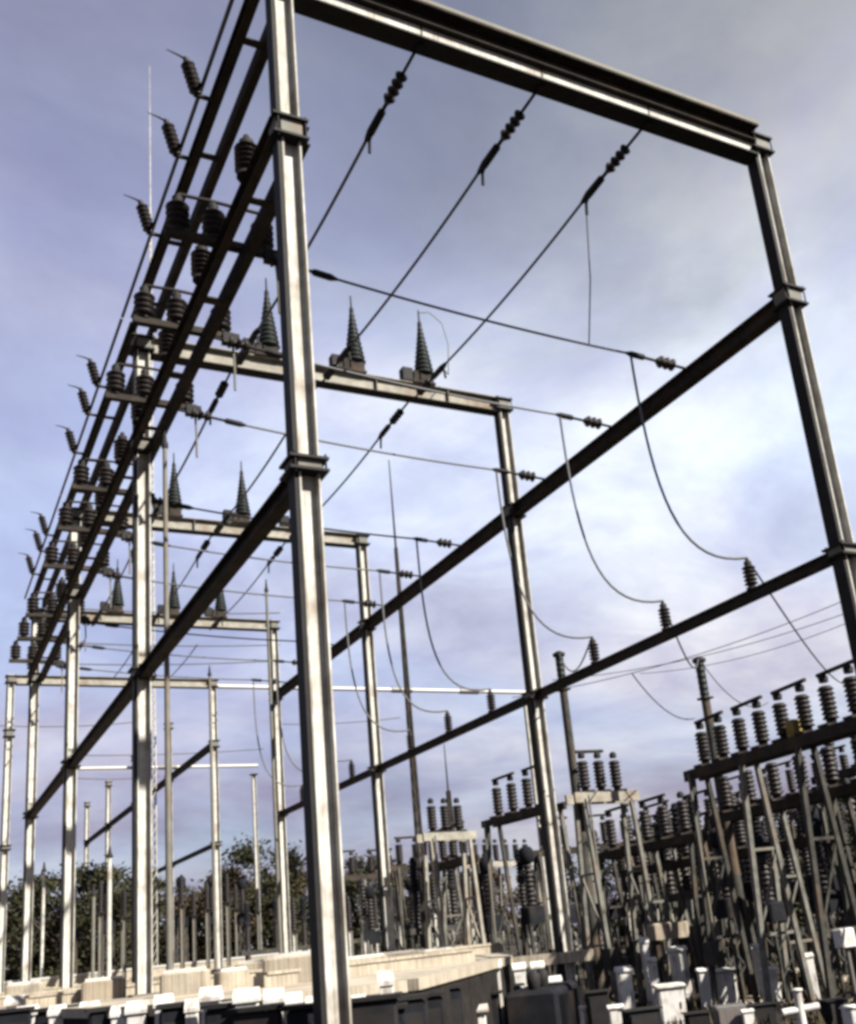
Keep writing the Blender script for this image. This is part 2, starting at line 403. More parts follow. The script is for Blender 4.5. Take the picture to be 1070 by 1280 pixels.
# three conductors per bay hung from the cross beams
def catenary(p, q, sag, n=14):
    p, q = Vector(p), Vector(q)
    return [p.lerp(q, k / n) - Vector((0, 0, sag * 4 * (k / n) * (1 - k / n))) for k in range(n + 1)]
LCR = ['left', 'middle', 'right']
XW = [(6.34, 6.15), (8.54, 8.25), (10.73, 10.70)]
for i in range(4):
    for k in range(3):
        xa = XW[k][0] if i == 0 else XW[k][1]; xb = XW[k][1]
        za = (zt1 - 0.30) if i == 0 else zt - 0.22
        p = Vector((xa, YS[i] + 0.10, za)); q = Vector((xb, YS[i + 1] - 0.12, zt - 0.30))
        d = (q - p).normalized(); da = (d + Vector((0, 0, -0.03))).normalized(); db = (-d + Vector((0, 0, -0.03))).normalized()
        where = '%s conductor %s' % (LCR[k], BAY[i])
        if i < 3:
            STRAIN.place(p, 'dark insulator string, near end of ' + where, 'strain insulators of the long conductors', aim(da))
            STRAIN.place(q, 'dark insulator string, far end of ' + where, 'strain insulators of the long conductors', aim(db))
        mbw = MB().tube(catenary(p + da * 1.9, q + db * 1.9, 0.10), 0.030 if i < 2 else 0.026, 6)
        tag(mbw.build('overhead_conductor', 'wire'), 'dark overhead wire, ' + where, 'wire', 'long overhead conductors')
# insulators standing on cross beams
for i in (1, 2, 3):
    for k, X in enumerate((7.0, 9.2, 11.1)):
        GREEN.place((X, YS[i], zt + 0.05 + 0.215), 'dark grey tapered insulator, %s of three on the %s gantry beam' % (LCR[k], ORD[i]), 'insulators standing on the cross beams')
        top = Vector((X + 0.08, YS[i], zt + 2.45))
        if i < 3 and k == 2:
            jm = MB().tube([top, top + Vector((0.30, -0.05, 0.05)), top + Vector((0.62, -0.1, -0.25)), top + Vector((0.72, -0.15, -0.9)), top + Vector((0.55, -0.3, -1.9)), Vector((XW[k][1], YS[i] - 1.9, zt - 0.36))], 0.014, 6)
            tag(jm.build('jumper_wire', 'wire'), 'thin looping jumper from the %s insulator on the %s gantry beam' % (LCR[k], ORD[i]), 'wire', 'jumper loops')

# transverse wires, their insulators and the droppers to the low right beam
SWY = [2.75, 5.35, 8.2]                                 # distance of the three phases from the gantry in each bay
NMF = ['nearest', 'middle', 'farthest']
def bez(p, a, b, q, n=18):
    p, a, b, q = map(Vector, (p, a, b, q)); out = []
    for k in range(n + 1):
        t = k / n; s = 1 - t
        out.append(p * s**3 + a * 3 * s * s * t + b * 3 * s * t * t + q * t**3)
    return out
for i in range(3):
    for k in range(3):
        y = YS[i] + SWY[k]
        A = Vector((X1 + 0.30, y, zuL + 0.05)); B = Vector((X2 - 0.14, y, zu + 0.12))
        d = (B - A).normalized(); da = (d + Vector((0, 0, -0.05))).normalized(); db = (-d + Vector((0, 0, 0.0))).normalized()
        w = '%s cross wire %s' % (NMF[k], BAY[i])
        STRAIN2.place(A, 'short dark insulator, left end of ' + w, 'short strain insulators of the cross wires', aim(da))
        STRAIN2.place(B, 'short dark insulator, right end of ' + w, 'short strain insulators of the cross wires', aim(db))
        tag(MB().tube(catenary(A + da * 1.4, B + db * 1.4, 0.07), 0.024, 6).build('cross_wire', 'wire'), 'thin dark wire, ' + w, 'wire', 'cross wires')
        # post on the low right beam and dropper
        py = YS[i] + (2.2, 4.75, 7.35)[k]
        pp = Vector((X2, py, zl + 0.10))
        POST.place(pp, 'small post insulator on low right beam under ' + w, 'post insulators on the low right beam', scale=(1, 1, 0.74))
        st = B + db * 1.35; en = pp + Vector((0, 0, 0.62))
        pts = bez(st, st + Vector((0.0, 0.0, -3.0)), en + Vector((-1.5, 0.2, -0.25)), en)
        tag(MB().tube(pts, 0.027, 6).build('dropper_cable', 'cable'), 'sagging cable dropping from %s' % w, 'cable', 'sagging dropper cables')
# dropper from the right conductor to the first cross wire
a = P(733, 265, X=10.72); tq = (10.95 - X1 - 0.3) / (X2 - X1 - 0.44); bq = Vector((10.95, YS[0] + SWY[0], zuL + 0.05 + (zu + 0.07 - zuL) * tq - 0.05))
tag(MB().tube([a, a.lerp(bq, 0.5) + Vector((0.06, 0, 0)), bq], 0.014, 6).build('dropper_cable', 'wire'), 'thin short cable hanging from the right conductor down to the nearest cross wire', 'cable', 'sagging dropper cables')

# ------------------------------------------------------------------ switches and horned insulators on the left beams
def mk_switch():
    o = thing('disconnect_switch', '', 'switch')
    MB().bar((-1.05, 0, 0.06), (0.75, 0, 0.06), 0.14, 0.12).build('base_channel', 'dark', o)
    for x in (-0.85, -0.28, 0.52):
        q = MB().lathe([(0.10, 0), (0.10, 0.06)] + [(r, h + 0.06) for r, h in shed_prof(0.46, 0.11, 0.19, 4)], (x, 0, 0.12))
        pr = q.build('porcelain_stack', 'porc', o)
        MB().lathe([(0.08, 0), (0.09, 0.1), (0.05, 0.16)], (x, 0, 0.64), seg=10).build('cap', 'black', pr)
    MB().tube([(-0.85, 0, 0.82), (-0.28, 0, 0.84), (0.60, 0, 0.82)], 0.03, 8).build('blade', 'dark', o)
    MB().tube([(0.52, 0, 0.80), (0.62, 0.05, 1.0), (0.75, 0.05, 1.12)], 0.02, 6).build('arcing_horn', 'black', o)
    MB().tube([(0.70, -0.06, 0.06), (0.72, -0.10, -0.5), (0.72, -0.1, -1.1)], 0.022, 6).build('operating_rod', 'grey', o)
    MB().box((0.66, -0.1, -0.06), (0.30, 0.16, 0.20)).build('drive_box', 'black', o)
    return o
SWITCH = Kind(mk_switch)
for i in range(3):
    for k in range(3):
        SWITCH.place((X1, YS[i] + SWY[k] + 0.12, zuL + 0.13), 'dark three insulator switch on the mid height beams, %s %s' % (NMF[k], BAY[i]), 'disconnect switches on the left beams')
for i in range(3):
    for k, y in enumerate((1.2, 3.9, 6.5, 9.2)):
        POST.place((X1 - 0.215, YS[i] + y, zuL + 0.156), 'small black post on the left mid height beam, %s one %s' % (ORD[k], BAY[i]), 'post insulators on the left mid height beams', scale=(1.5, 1.5, 0.9))
def mk_horn():
    o = thing('horned_insulator', '', 'insulator')
    MB().bar((0.25, 0, 0), (-0.30, 0, 0.02), 0.08, 0.06).build('bracket', 'dark', o)
    ax = Vector((-0.26, 0, 0.96)).normalized()
    MB().lathe([(0.09, 0), (0.09, 0.08)] + [(r, h + 0.08) for r, h in shed_prof(0.72, 0.07, 0.15, 6)] + [(0.06, 0.9)], (-0.22, 0, 0.03), ax).build('porcelain_stack', 'porc', o)
    e = Vector((-0.22, 0, 0.03)) + ax * 0.88
    MB().tube([e, e + Vector((-0.16, 0, 0.05)), e + Vector((-0.40, -0.05, 0.05))], [0.03, 0.022, 0.012], 6).build('horn', 'black', o)
    return o
HORN = Kind(mk_horn)
for i in range(3):
    for k in range(3):
        HORN.place((X1 - 0.36, YS[i] + (2.7, 4.2, 6.5)[k], zt + 0.40), 'dark horned insulator on the topmost beams, %s of three %s' % (NMF[k], BAY[i]), 'horned insulators on the topmost beams', scale=0.8)
for i in range(3):
    z = zt + 0.62
    tag(MB().tube([(X1 - 0.46, YS[i] - 0.1, z), (X1 - 0.46, YS[i] + 9.85, z)], 0.035, 8).build('busbar', 'wire'), 'thin dark tube running outside the topmost left beams ' + BAY[i], 'busbar', 'tubes along the topmost beams')

# ------------------------------------------------------------------ long white busbars across the fifth and seventh gantries
def busbar(name, xa, xb, Y, z, lab, posts):
    o = thing(name, lab, 'busbar', (xa, Y, z), 'long white busbars')
    MB().tube([(0, 0, 0), (xb - xa, 0, 0)], 0.11, 10).build('tube', 'bus', o)
    for x in posts:
        MB().lathe([(0.16, -0.6), (0.17, 0.6)], (x, 0, 0), (1, 0, 0), 10).build('joint_sleeve', 'cab', o)
    return o
pa = P(100, 868, Y=51.6); pb = P(660, 857, Y=51.6)
busbar('tubular_busbar', pa.x, pb.x, 51.6, (pa.z + pb.z) / 2 + 0.05, 'long thin white tube crossing the whole yard behind the columns', (pb.x - pa.x - 4.0, pb.x - pa.x - 8.2))
pa = P(90, 960, Y=71.6); pb = P(322, 957, Y=71.6)
busbar('tubular_busbar', pa.x, pb.x, 71.6, pb.z, 'shorter white tube farther off, left of the biggest column', (6.0,))
def far_column(x, Y, z, lab):
    o = thing('far_column', lab, 'column', (x, Y, 0), 'distant slim columns')
    mb = MB(); h_section(mb, 0.02, z, 0.24, 0.24); mb.build('shaft', 'galv', o)
    MB().box((0, 0, z + 0.03), (0.5, 0.5, 0.06)).build('cap_plate', 'dark', o)
    MB().box((0, 0, 0.01), (0.6, 0.6, 0.02)).build('base_plate', 'conc', o)
far_column(P(660, 857, Y=51.9).x - 0.3, 51.9, 14.9, 'slim far column under the right end of the long white tube')
far_column(P(322, 957, Y=71.9).x - 0.3, 71.9, 14.3, 'slim far column under the end of the shorter white tube')

# ------------------------------------------------------------------ slim poles and masts
def pole(x, ytop, ybot_z, Y, r0, r1, lab, material='galv', cat='pole', name='steel_pole', group=None, cap=True):
    p = P(x, ytop, Y=Y)
    o = thing(name, lab, cat, (p.x, Y, ybot_z), group)
    h = p.z - ybot_z
    MB().tube([(0, 0, 0.05), (0, 0, h * 0.5), (0, 0, h)], [r0, (r0 + r1) / 2, r1], 10).build('shaft', material, o)
    MB().lathe([(r0 * 2.4, 0), (r0 * 2.4, 0.05), (r0 * 1.5, 0.06), (r0 * 1.2, 0.25)], seg=10).build('base_flange', 'grey', o)
    if cap: MB().lathe([(r1 * 1.5, 0), (r1 * 1.6, 0.10), (r1, 0.16), (r1 * 0.4, 0.5)], (0, 0, h), seg=8).build('finial', 'black', o)
    return o
pole(206, 560, TER, 19.5, 0.060, 0.045, 'slim grey pole just right of the pale terrace column', 'grey')
pole(333, 740, TER, 36.0, 0.07, 0.05, 'slim grey pole close behind the fourth gantry right column', 'grey')
pole(262, 845, TER, 47.0, 0.08, 0.06, 'slim grey pole beside the fifth gantry right column', 'grey')
pole(137, 1072, TER, 52.0, 0.11, 0.10, 'short pale post among the trees left of the terrace column', 'galv')
pole(117, 1120, TER, 52.0, 0.08, 0.08, 'shortest grey post before the dark trees at the left', 'grey')
pole(55, 1090, TER, 60.0, 0.08, 0.08, 'short pale post before the dark trees near the left border', 'galv')
def mast(x, ytip, Y, zb, lab, material, w0=0.34):
    p = P(x, ytip, Y=Y); h = p.z - zb
    o = thing('lightning_mast', lab, 'mast', (p.x, Y, zb), 'lightning masts')
    b = MB(); hs = h * 0.80
    c = [(-1, -1), (1, -1), (1, 1), (-1, 1)]
    def q(k, z): s = w0 / 2 * (1 - 0.72 * z / hs); return Vector((c[k][0] * s, c[k][1] * s, z))
    for k in range(4): b.bar(q(k, 0), q(k, hs), 0.05, 0.05, (1, 0, 0.01))
    nb = int(hs / 0.5)
    for j in range(nb):
        z0, z1 = hs * j / nb, hs * (j + 1) / nb
        for k in range(4):
            b.bar(q(k, z0), q((k + 1) % 4, z1), 0.03, 0.03)
    b.build('lattice_frame', material, o)
    MB().tube([(0, 0, hs - 0.4), (0, 0, h)], [0.05, 0.02], 8).build('spike', material, o)
    MB().box((0, 0, 0.1), (0.9, 0.9, 0.2)).build('footing', 'conc', o)
mast(486, 575, 33.0, TER, 'thin dark lattice lightning mast rising right of the biggest column', 'dark', 0.20)
mast(187, 82, 62.0, TER, 'very tall thin pale mast in the sky at upper left', 'galv', 0.3)
mast(555, 930, 42.0, 0, 'short dark lattice mast below the low right beam', 'dark', 0.4)

# ------------------------------------------------------------------ switchyard on the right
def mk_frame_leg(b, x, y, h, spread, yaw=0):
    for s in (-1, 1):
        b.bar((x, y + s * spread, 0.0), (x, y + s * spread * 0.18, h), 0.10, 0.10, (1, 0, 0))
    for f in (0.25, 0.5, 0.75):
        s = spread * (1 - 0.82 * f)
        b.bar((x, y - s, h * f), (x, y + s, h * f), 0.05, 0.05)
def switch_frame(p, q, z, nins, lab, group, ins_h=1.15, mat_ins='porc', legs=3, beam=0.22, blade=True, zb=0.0, beam_mat='dark', leg_mat=None):
    p = Vector((p[0], p[1], zb)); q = Vector((q[0], q[1], zb)); d = (q - p); L = d.length; ang = math.atan2(d.y, d.x)
    o = thing('switch_frame', lab, 'switchgear', p, group, ang)
    h = z - zb
    for s in (-1, 1):
        MB().bar((-0.25, s * 0.20, h - beam / 2), (L + 0.25, s * 0.20, h - beam / 2), 0.09, beam).build('beam', beam_mat, o)
    for k in range(legs):
        x = L * (k + 0.02) / max(1, legs - 1) * 0.98
        b = MB()
        for s in (-1, 1):
            b.bar((x, s * 0.55, 0.0), (x, s * 0.20, h - beam - 0.004), 0.10, 0.10, (1, 0, 0))
        for f in (0.3, 0.62):
            s = 0.55 - 0.35 * f
            b.bar((x, -s + 0.07, h * f), (x, s - 0.07, h * f), 0.05, 0.06)
        b.bar((x, -0.40, h * 0.32), (x, 0.28, h * 0.60), 0.045, 0.05)
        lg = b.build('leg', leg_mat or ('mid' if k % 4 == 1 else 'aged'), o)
        MB().box((x, 0, 0.06), (0.6, 1.5, 0.12)).build('footing', 'stone', lg)
    tops = []
    for k in range(nins):
        x = L * (k + 0.5) / nins
        MB().box((x, 0, h + 0.03), (0.26, 0.52, 0.05)).build('mounting_plate', 'dark', o)
        st = MB().lathe([(0.10, 0), (0.10, 0.08)] + [(r, hh + 0.08) for r, hh in shed_prof(ins_h - 0.2, 0.11, 0.165, 7)], (x, 0, h + 0.06), seg=12).build('porcelain_stack', mat_ins, o)
        MB().lathe([(0.09, 0), (0.10, 0.1), (0.05, 0.16)], (x, 0, h + 0.02 + ins_h), seg=8).build('cap', 'black', st)
        tops.append(x)
    if blade:
        for k in range(0, nins - 1, 2):
            MB().tube([(tops[k] - 0.15, 0, h + ins_h + 0.19), (tops[k + 1] + 0.2, 0, h + ins_h + 0.21)], 0.045, 8).build('blade', 'dark', o)
    dr = MB().tube([(0.1, -0.34, h * 0.28), (0.1, -0.34, h - 0.1)], 0.03, 6)
    dr.build('operating_rod', 'grey', o)
    MB().bbox((0.1, -0.42, h * 0.24), (0.36, 0.30, 0.5)).build('drive_box', 'aged', o)
    return o
G = 'switch frames of the right hand yard'
D1a = P(872, 962, Z=5.3); D1b = P(1090, 893, Z=5.3)
switch_frame(D1a, (D1b.x, D1b.y), 5.3, 8, 'large switch frame with row of dark insulators at the right border', G, 0.86, legs=4, beam=0.24)
switch_frame((17.9, 20.6), (17.4, 14.0), 4.4, 7, 'switch frame directly behind the large frame at right border', G, 0.95, legs=4)
switch_frame((18.3, 26.2), (18.0, 21.6), 4.1, 5, 'dark switch frame showing left below the large frame at right', G, 0.95, legs=3)
D2a = P(615, 1025, Z=5.4); D2b = P(692, 1004, Z=5.4)
switch_frame(D2a, D2b, 5.4, 4, 'switch frame with square bridged insulators left of the slim bright edged column', G, 0.95, legs=2, beam=0.2)
E2a = P(722, 992, Z=5.4); E2b = P(782, 990, Z=5.4)
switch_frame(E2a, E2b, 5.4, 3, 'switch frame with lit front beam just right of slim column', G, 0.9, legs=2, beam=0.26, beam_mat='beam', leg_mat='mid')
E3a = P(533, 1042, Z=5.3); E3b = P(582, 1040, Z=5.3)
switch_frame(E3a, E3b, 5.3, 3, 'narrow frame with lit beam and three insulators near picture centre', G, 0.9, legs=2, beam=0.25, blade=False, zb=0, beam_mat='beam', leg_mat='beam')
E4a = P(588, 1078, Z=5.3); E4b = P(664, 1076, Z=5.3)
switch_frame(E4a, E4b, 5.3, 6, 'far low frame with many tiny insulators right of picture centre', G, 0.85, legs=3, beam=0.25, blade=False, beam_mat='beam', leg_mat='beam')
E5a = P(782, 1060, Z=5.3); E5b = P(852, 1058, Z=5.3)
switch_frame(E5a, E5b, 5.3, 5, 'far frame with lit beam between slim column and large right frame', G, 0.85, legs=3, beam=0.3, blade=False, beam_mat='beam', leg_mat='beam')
switch_frame((22.5, 30.0), (22.0, 24.0), 4.6, 5, 'dim frame seen through the legs of the large right frame', G, 0.95, legs=3)
switch_frame((26.5, 36.0), (25.5, 27.5), 4.8, 6, 'dim frame farther back behind the legs at right', G, 0.95, legs=4)
switch_frame((21.5, 19.0), (21.0, 14.5), 4.7, 4, 'frame farthest right half hidden at the border', G, 0.95, legs=3)
switch_frame((16.6, 38.0), (18.9, 38.4), 5.0, 3, 'dark frame beyond the lattice mast left of narrow lit frame', G, 0.85, legs=2)
switch_frame((16.2, 44.5), (20.0, 45.0), 5.2, 4, 'dark frame right of the biggest column above the terrace', G, 0.85, legs=3)

tag(MB().bbox((0, 0, 0), (0.30, 0.24, 0.36), 0.02).build('yellow_box', 'yellow', None, Vector((D1a.x, D1a.y, 5.49)).lerp(Vector((D1b.x, D1b.y, 5.49)), 0.625)), 'small faded yellow box among the insulators of the large right frame', 'box')
switch_frame((19.6, 27.0), (19.0, 18.2), 3.6, 7, 'low dark frame behind the second frame at right', G, 0.9, legs=5)
switch_frame((23.8, 22.5), (23.2, 17.0), 5.6, 5, 'tall dim frame far right behind all near frames', G, 0.95, legs=4)
switch_frame((28.5, 33.0), (27.5, 23.0), 5.8, 7, 'long dim frame at the very back right', G, 0.95, legs=5)
switch_frame((20.6, 34.0), (24.5, 33.0), 4.9, 5, 'cross running dim frame between the far frames', G, 0.9, legs=3)
switch_frame((16.3, 34.0), (16.1, 30.6), 4.6, 4, 'dim frame close behind the slim bright edged column', G, 0.9, legs=3)
# tall dark posts with an arrester on top
def arrester_pole(x, y, z, lab, dz=0.0):
    p = P(x, y, Z=z)
    o = thing('arrester_pole', lab, 'pole', (p.x, p.y, 0), 'tall dark poles with arresters')
    h = z - 1.1
    mb = MB(); mb.tube([(0, 0, 0.05), (0, 0, h)], [0.15, 0.11], 12); mb.build('shaft', 'aged', o)
    MB().box((0, 0, h + 0.02), (0.3, 0.3, 0.05)).build('head_plate', 'dark', o)
    MB().lathe([(0.12, 0)] + [(r, hh + 0.03) for r, hh in shed_prof(0.92, 0.105, 0.125, 6)], (0, 0, h + 0.04), seg=12).build('arrester_stack', 'glass', o)
    MB().lathe([(0.17, 0), (0.18, 0.07), (0.06, 0.14)], (0, 0, h + 0.98), seg=12).build('top_cap', 'black', o)
    MB().box((0, 0, 0.1), (0.8, 0.8, 0.2)).build('footing', 'conc', o)
    return p
A1 = arrester_pole(698, 815, 9.4, 'tall dark arrester pole right of the slim bright edged column')
A2 = arrester_pole(873, 822, 8.4, 'tall dark arrester pole at left end of the large right frame')
A3 = arrester_pole(1067, 848, 8.4, 'tall dark arrester pole cut by the right border')
# cables from the posts on the low beam to the arresters
for k, (A, sx) in enumerate(((A3, (980, 800)), (A2, (870, 842)), (A1, (780, 850)))):
    y = YS[0] + (2.2, 4.75, 7.35)[k]
    s = Vector((X2, y, zl + 0.72)); e = Vector((A.x, A.y, A.z + 0.02))
    pts = bez(s, s.lerp(e, 0.30) - Vector((0, 0, 0.5)), s.lerp(e, 0.68) - Vector((0, 0, 1.5 if k == 0 else 1.2)), e)
    tag(MB().tube(pts, 0.020, 6).build('link_cable', 'wire'), 'sagging cable from the %s post on low right beam' % NMF[k], 'cable', 'sagging link cables')
# sagging cables between arresters and the frame
def hang(p, q, sag, r, lab, name='link_cable', grp='sagging link cables'):
    tag(MB().tube(catenary(p, q, sag, 16), r, 6).build(name, 'wire'), lab, 'cable', grp)
hang(A2, P(960, 878, Z=7.2), 0.55, 0.016, 'thin cable from the left arrester pole to the large right frame')
hang(P(790, 842, X=14.5), P(868, 898, Z=7.0), 0.35, 0.016, 'thin cable hanging left of the middle arrester pole')
for (a, b, Y, lab) in (((640, 872), (1075, 742), 60, 'uppermost faint distant line at lower right'), ((690, 850), (1075, 760), 66, 'middle faint distant line at lower right'), ((800, 842), (1075, 772), 72, 'lowest faint distant line at lower right')):
    hang(P(a[0], a[1], Y=Y), P(b[0], b[1], Y=Y * 0.7), 0.8, 0.028, lab, 'distant_line', 'faint distant lines')

for (a, b, Y, lab) in (((60, 758), (350, 766), 46, 'faint thin wire at left just above the fourth gantry beam'), ((30, 800), (350, 806), 48, 'faint thin wire at left just below the fourth gantry beam'), ((25, 828), (345, 826), 49, 'faint thin wire at left over the long white tube'),
                     ((-5, 907), (166, 903), 66, 'faint thin wire left of the terrace column between white tubes'), ((85, 944), (330, 936), 68, 'faint thin wire close above the shorter white tube'), ((85, 972), (200, 970), 70, 'faint thin wire close below the shorter white tube'), ((345, 905), (500, 897), 60, 'faint thin wire across the biggest column at centre')):
    hang(P(a[0], a[1], Y=Y), P(b[0], b[1], Y=Y), 0.15, 0.03, lab, 'distant_line', 'faint distant lines')
# pedestal equipment
def mk_support(ped='grey'):
    o = thing('bus_support', '', 'insulator')
    b = MB(); h_section(b, 0.15, 3.2, 0.18, 0.18, 0.02); b.build('pedestal', ped, o)
    MB().box((0, 0, 0.08), (0.7, 0.7, 0.16)).build('footing', 'conc', o)
    MB().box((0, 0, 3.22), (0.4, 0.4, 0.04)).build('top_plate', 'dark', o)
    MB().lathe(shed_prof(1.25, 0.08, 0.15, 9), (0, 0, 3.24), seg=10).build('porcelain_stack', 'porc', o)
    MB().lathe([(0.09, 0), (0.09, 0.12), (0.04, 0.2)], (0, 0, 4.48), seg=8).build('cap', 'black', o)
    return o
SUP = Kind(mk_support)
SUPL = Kind(lambda: mk_support('galv'))
def mk_ct():
    o = thing('current_transformer', '', 'transformer')
    b = MB()
    for sx in (-1, 1):
        for sy in (-1, 1): b.bar((sx * 0.26, sy * 0.26, 0.15), (sx * 0.22, sy * 0.22, 2.3), 0.07, 0.07, (1, 0, 0))
    for z in (0.8, 1.5): 
        for s in (-1, 1):
            b.bar((-0.24, s * 0.25, z), (0.24, s * 0.25, z + 0.5), 0.04, 0.04); b.bar((s * 0.25, -0.24, z), (s * 0.25, 0.24, z + 0.5), 0.04, 0.04)
    b.build('pedestal', 'aged', o)
    MB().box((0, 0, 0.08), (0.9, 0.9, 0.16)).build('footing', 'conc', o)
    MB().bbox((0, 0, 2.6), (0.62, 0.62, 0.55), 0.05).build('tank', 'tank', o)
    MB().lathe(shed_prof(1.35, 0.13, 0.22, 9, 0.2), (0, 0, 2.88), seg=12).build('porcelain_stack', 'porc', o)
    MB().lathe([(0.14, 0), (0.24, 0.08), (0.25, 0.42), (0.17, 0.54), (0.03, 0.58)], (0, 0, 4.22), seg=14).build('head', 'tank', o)
    return o
CT = Kind(mk_ct)
def mk_breaker():
    o = thing('circuit_breaker', '', 'switchgear')
    b = MB()
    for sx in (-1.5, 1.5):
        for s in (-1, 1): b.bar((sx, s * 0.35, 0.15), (sx, s * 0.2, 2.4), 0.11, 0.11, (1, 0, 0))
        b.bar((sx, -0.3, 0.9), (sx, 0.24, 1.7), 0.05, 0.05)
    b.bar((-1.9, 0, 2.5), (1.9, 0, 2.5), 0.34, 0.2)
    b.bar((-1.5, -0.25, 1.0), (1.5, -0.25, 1.9), 0.05, 0.05)
    b.build('frame', 'aged', o)
    c = MB().bbox((0, -0.35, 1.35), (0.8, 0.5, 1.1), 0.04).build('control_cabinet', 'grey', o)
    MB().box((0, -0.612, 1.35), (0.66, 0.02, 0.94)).build('door', 'cab', c)
    for x in (-1.5, 0, 1.5):
        q = MB().lathe([(0.16, 0), (0.16, 0.1)] + [(r, h + 0.1) for r, h in shed_prof(1.1, 0.10, 0.17, 8)], (x, 0, 2.6), seg=12)
        pc = q.build('interrupter_pole', 'porc', o)
        q = MB().lathe([(0.18, 0), (0.19, 0.2)] + [(r, h + 0.2) for r, h in shed_prof(0.9, 0.11, 0.18, 7)] + [(0.12, 1.15), (0.05, 1.2)], (x, 0, 3.8), seg=12)
        q.build('arc_chamber', 'tank', pc)
    return o
BRK = Kind(mk_breaker)
HO = ['first', 'second', 'third', 'fourth', 'fifth', 'sixth', 'seventh', 'eighth']
def row(kind, x0, y0, dx, dy, n, zb, what, where, grp, rz=0, jit=0.15, sc_=1.0):
    for k in range(n):
        kind.place((x0 + dx * k + random.uniform(-jit, jit), y0 + dy * k + random.uniform(-jit, jit), zb),
                   '%s, %s from the left %s' % (what, HO[k], where), grp, (0, 0, rz + random.uniform(-0.05, 0.05)), sc_ * random.uniform(0.94, 1.06))
row(CT, 16.6, 30.5, 1.6, 0.15, 4, 0, 'current transformer', 'behind the slim bright edged column', 'current transformers')
row(CT, 20.5, 22.5, 1.5, -0.7, 4, 0, 'current transformer', 'behind the large right frame', 'current transformers')
row(CT, 17.6, 43.0, 2.1, 0.3, 5, 0, 'current transformer', 'in the far row near picture centre', 'current transformers')
row(BRK, 17.4, 34.5, 4.6, 0.4, 3, 0, 'circuit breaker', 'in the row beyond the terrace corner', 'circuit breakers', 0.1)
row(BRK, 24.3, 21.5, 2.2, -3.6, 2, 0, 'circuit breaker', 'deep behind the large right frame', 'circuit breakers', 1.3)
row(BRK, 16.4, 52.0, 5.0, 0.4, 4, 0, 'circuit breaker', 'in the farthest row near picture centre', 'circuit breakers', 0.05)
row(SUP, 19.0, 27.5, 1.5, -0.2, 5, 0, 'pale bus support', 'behind the slim column', 'bus supports')
row(SUPL, 16.4, 40.5, 1.6, 0.2, 7, 0, 'pale bus support', 'in the row under the far lit frame', 'bus supports')
row(SUPL, 16.0, 48.3, 1.5, 0.3, 8, 0, 'pale bus support', 'in the far row right of the biggest column', 'bus supports')
row(SUP, 7.5, 56.0, 1.35, 0.25, 7, TER, 'pale bus support', 'on the terrace behind the right columns', 'bus supports', sc_=1.0)
row(SUP, 10.5, 66.0, 1.4, 0.25, 8, TER, 'dim bus support', 'at the back of the terrace left of centre', 'bus supports', sc_=1.05)
row(CT, 17.0, 19.8, 0.25, -1.35, 4, 0, 'dark current transformer', 'between near and second frame at right', 'current transformers', sc_=0.8)
row(BRK, 19.8, 24.5, 2.6, 0.3, 3, 0, 'circuit breaker', 'right behind the second right frame', 'circuit breakers', 1.2)
row(CT, 24.8, 27.0, 1.6, -0.9, 5, 0, 'current transformer', 'under the dim far right frames', 'current transformers')
row(SUP, 19.3, 17.6, 0.8, -1.5, 4, 0, 'grey bus support', 'between the two frames at the right border', 'bus supports')
row(CT, 8.5, 62.0, 1.9, 0.2, 6, TER, 'current transformer', 'at the back of the terrace', 'current transformers', sc_=1.05)

# ------------------------------------------------------------------ cabinets, bollards, guard beam
def mk_kiosk():
    o = thing('marshalling_kiosk', '', 'cabinet')
    MB().bbox((0, 0, 0.62), (0.72, 0.5, 0.9), 0.02).build('body', 'white', o)
    d = MB().box((0, -0.262, 0.62), (0.60, 0.022, 0.76)).build('door', 'white', o)
    MB().box((0.22, -0.285, 0.62), (0.03, 0.03, 0.16)).build('handle', 'black', d)
    r = MB(); r.extrude([(-0.34, 0), (0.34, 0), (0.34, 0.03), (0, 0.10), (-0.34, 0.03)], (-0.42, 0, 1.075), (0.42, 0, 1.075)); r.build('roof', 'white', o)
    MB().box((0, 0, 0.08), (0.8, 0.6, 0.16)).build('plinth', 'conc', o)
    return o
KIOSK = Kind(mk_kiosk)
EDGE = [(x, P(x, y, Z=TER).y) for x, y in ((-150, 1276), (0, 1261), (150, 1258), (250, 1252), (400, 1240), (490, 1228), (560, 1212), (618, 1198))]
def before_wall(x, Y):
    """keep small things in front of the terrace wall"""
    for (xa, ya), (xb, yb) in zip(EDGE[:-1], EDGE[1:]):
        if xa <= x <= xb: return min(Y, ya + (yb - ya) * (x - xa) / (xb - xa) - 0.75)
    return Y
def kiosk(px_, py_, Y, w, h, lab, rz=-0.45):
    Y = before_wall(px_, Y)
    p = P(px_, py_, Y=Y)
    KIOSK.place((p.x, p.y, 0), lab, 'white and grey control cabinets', (0, 0, rz), (w / 0.72, w / 0.72 * 0.9, (p.z + h / 2) / 1.15))
kiosk(838, 1250, 18.0, 0.52, 0.6, 'broad bright white cabinet at bottom right of centre')
kiosk(882, 1228, 20.0, 0.30, 0.6, 'narrow white cabinet beside the broad white one')
kiosk(906, 1228, 20.0, 0.46, 0.6, 'white cabinet right of the narrow white one')
kiosk(848, 1200, 22.0, 0.40, 0.6, 'white cabinet behind and above the broad white one')
kiosk(962, 1228, 18.5, 0.36, 0.6, 'dull pale cabinet between large frame legs')
o = thing('white_box', 'white box on a thin stalk near the right border', 'box', P(1056, 1172, X=15.1)); zz = o.location.z; o.location.z = 0
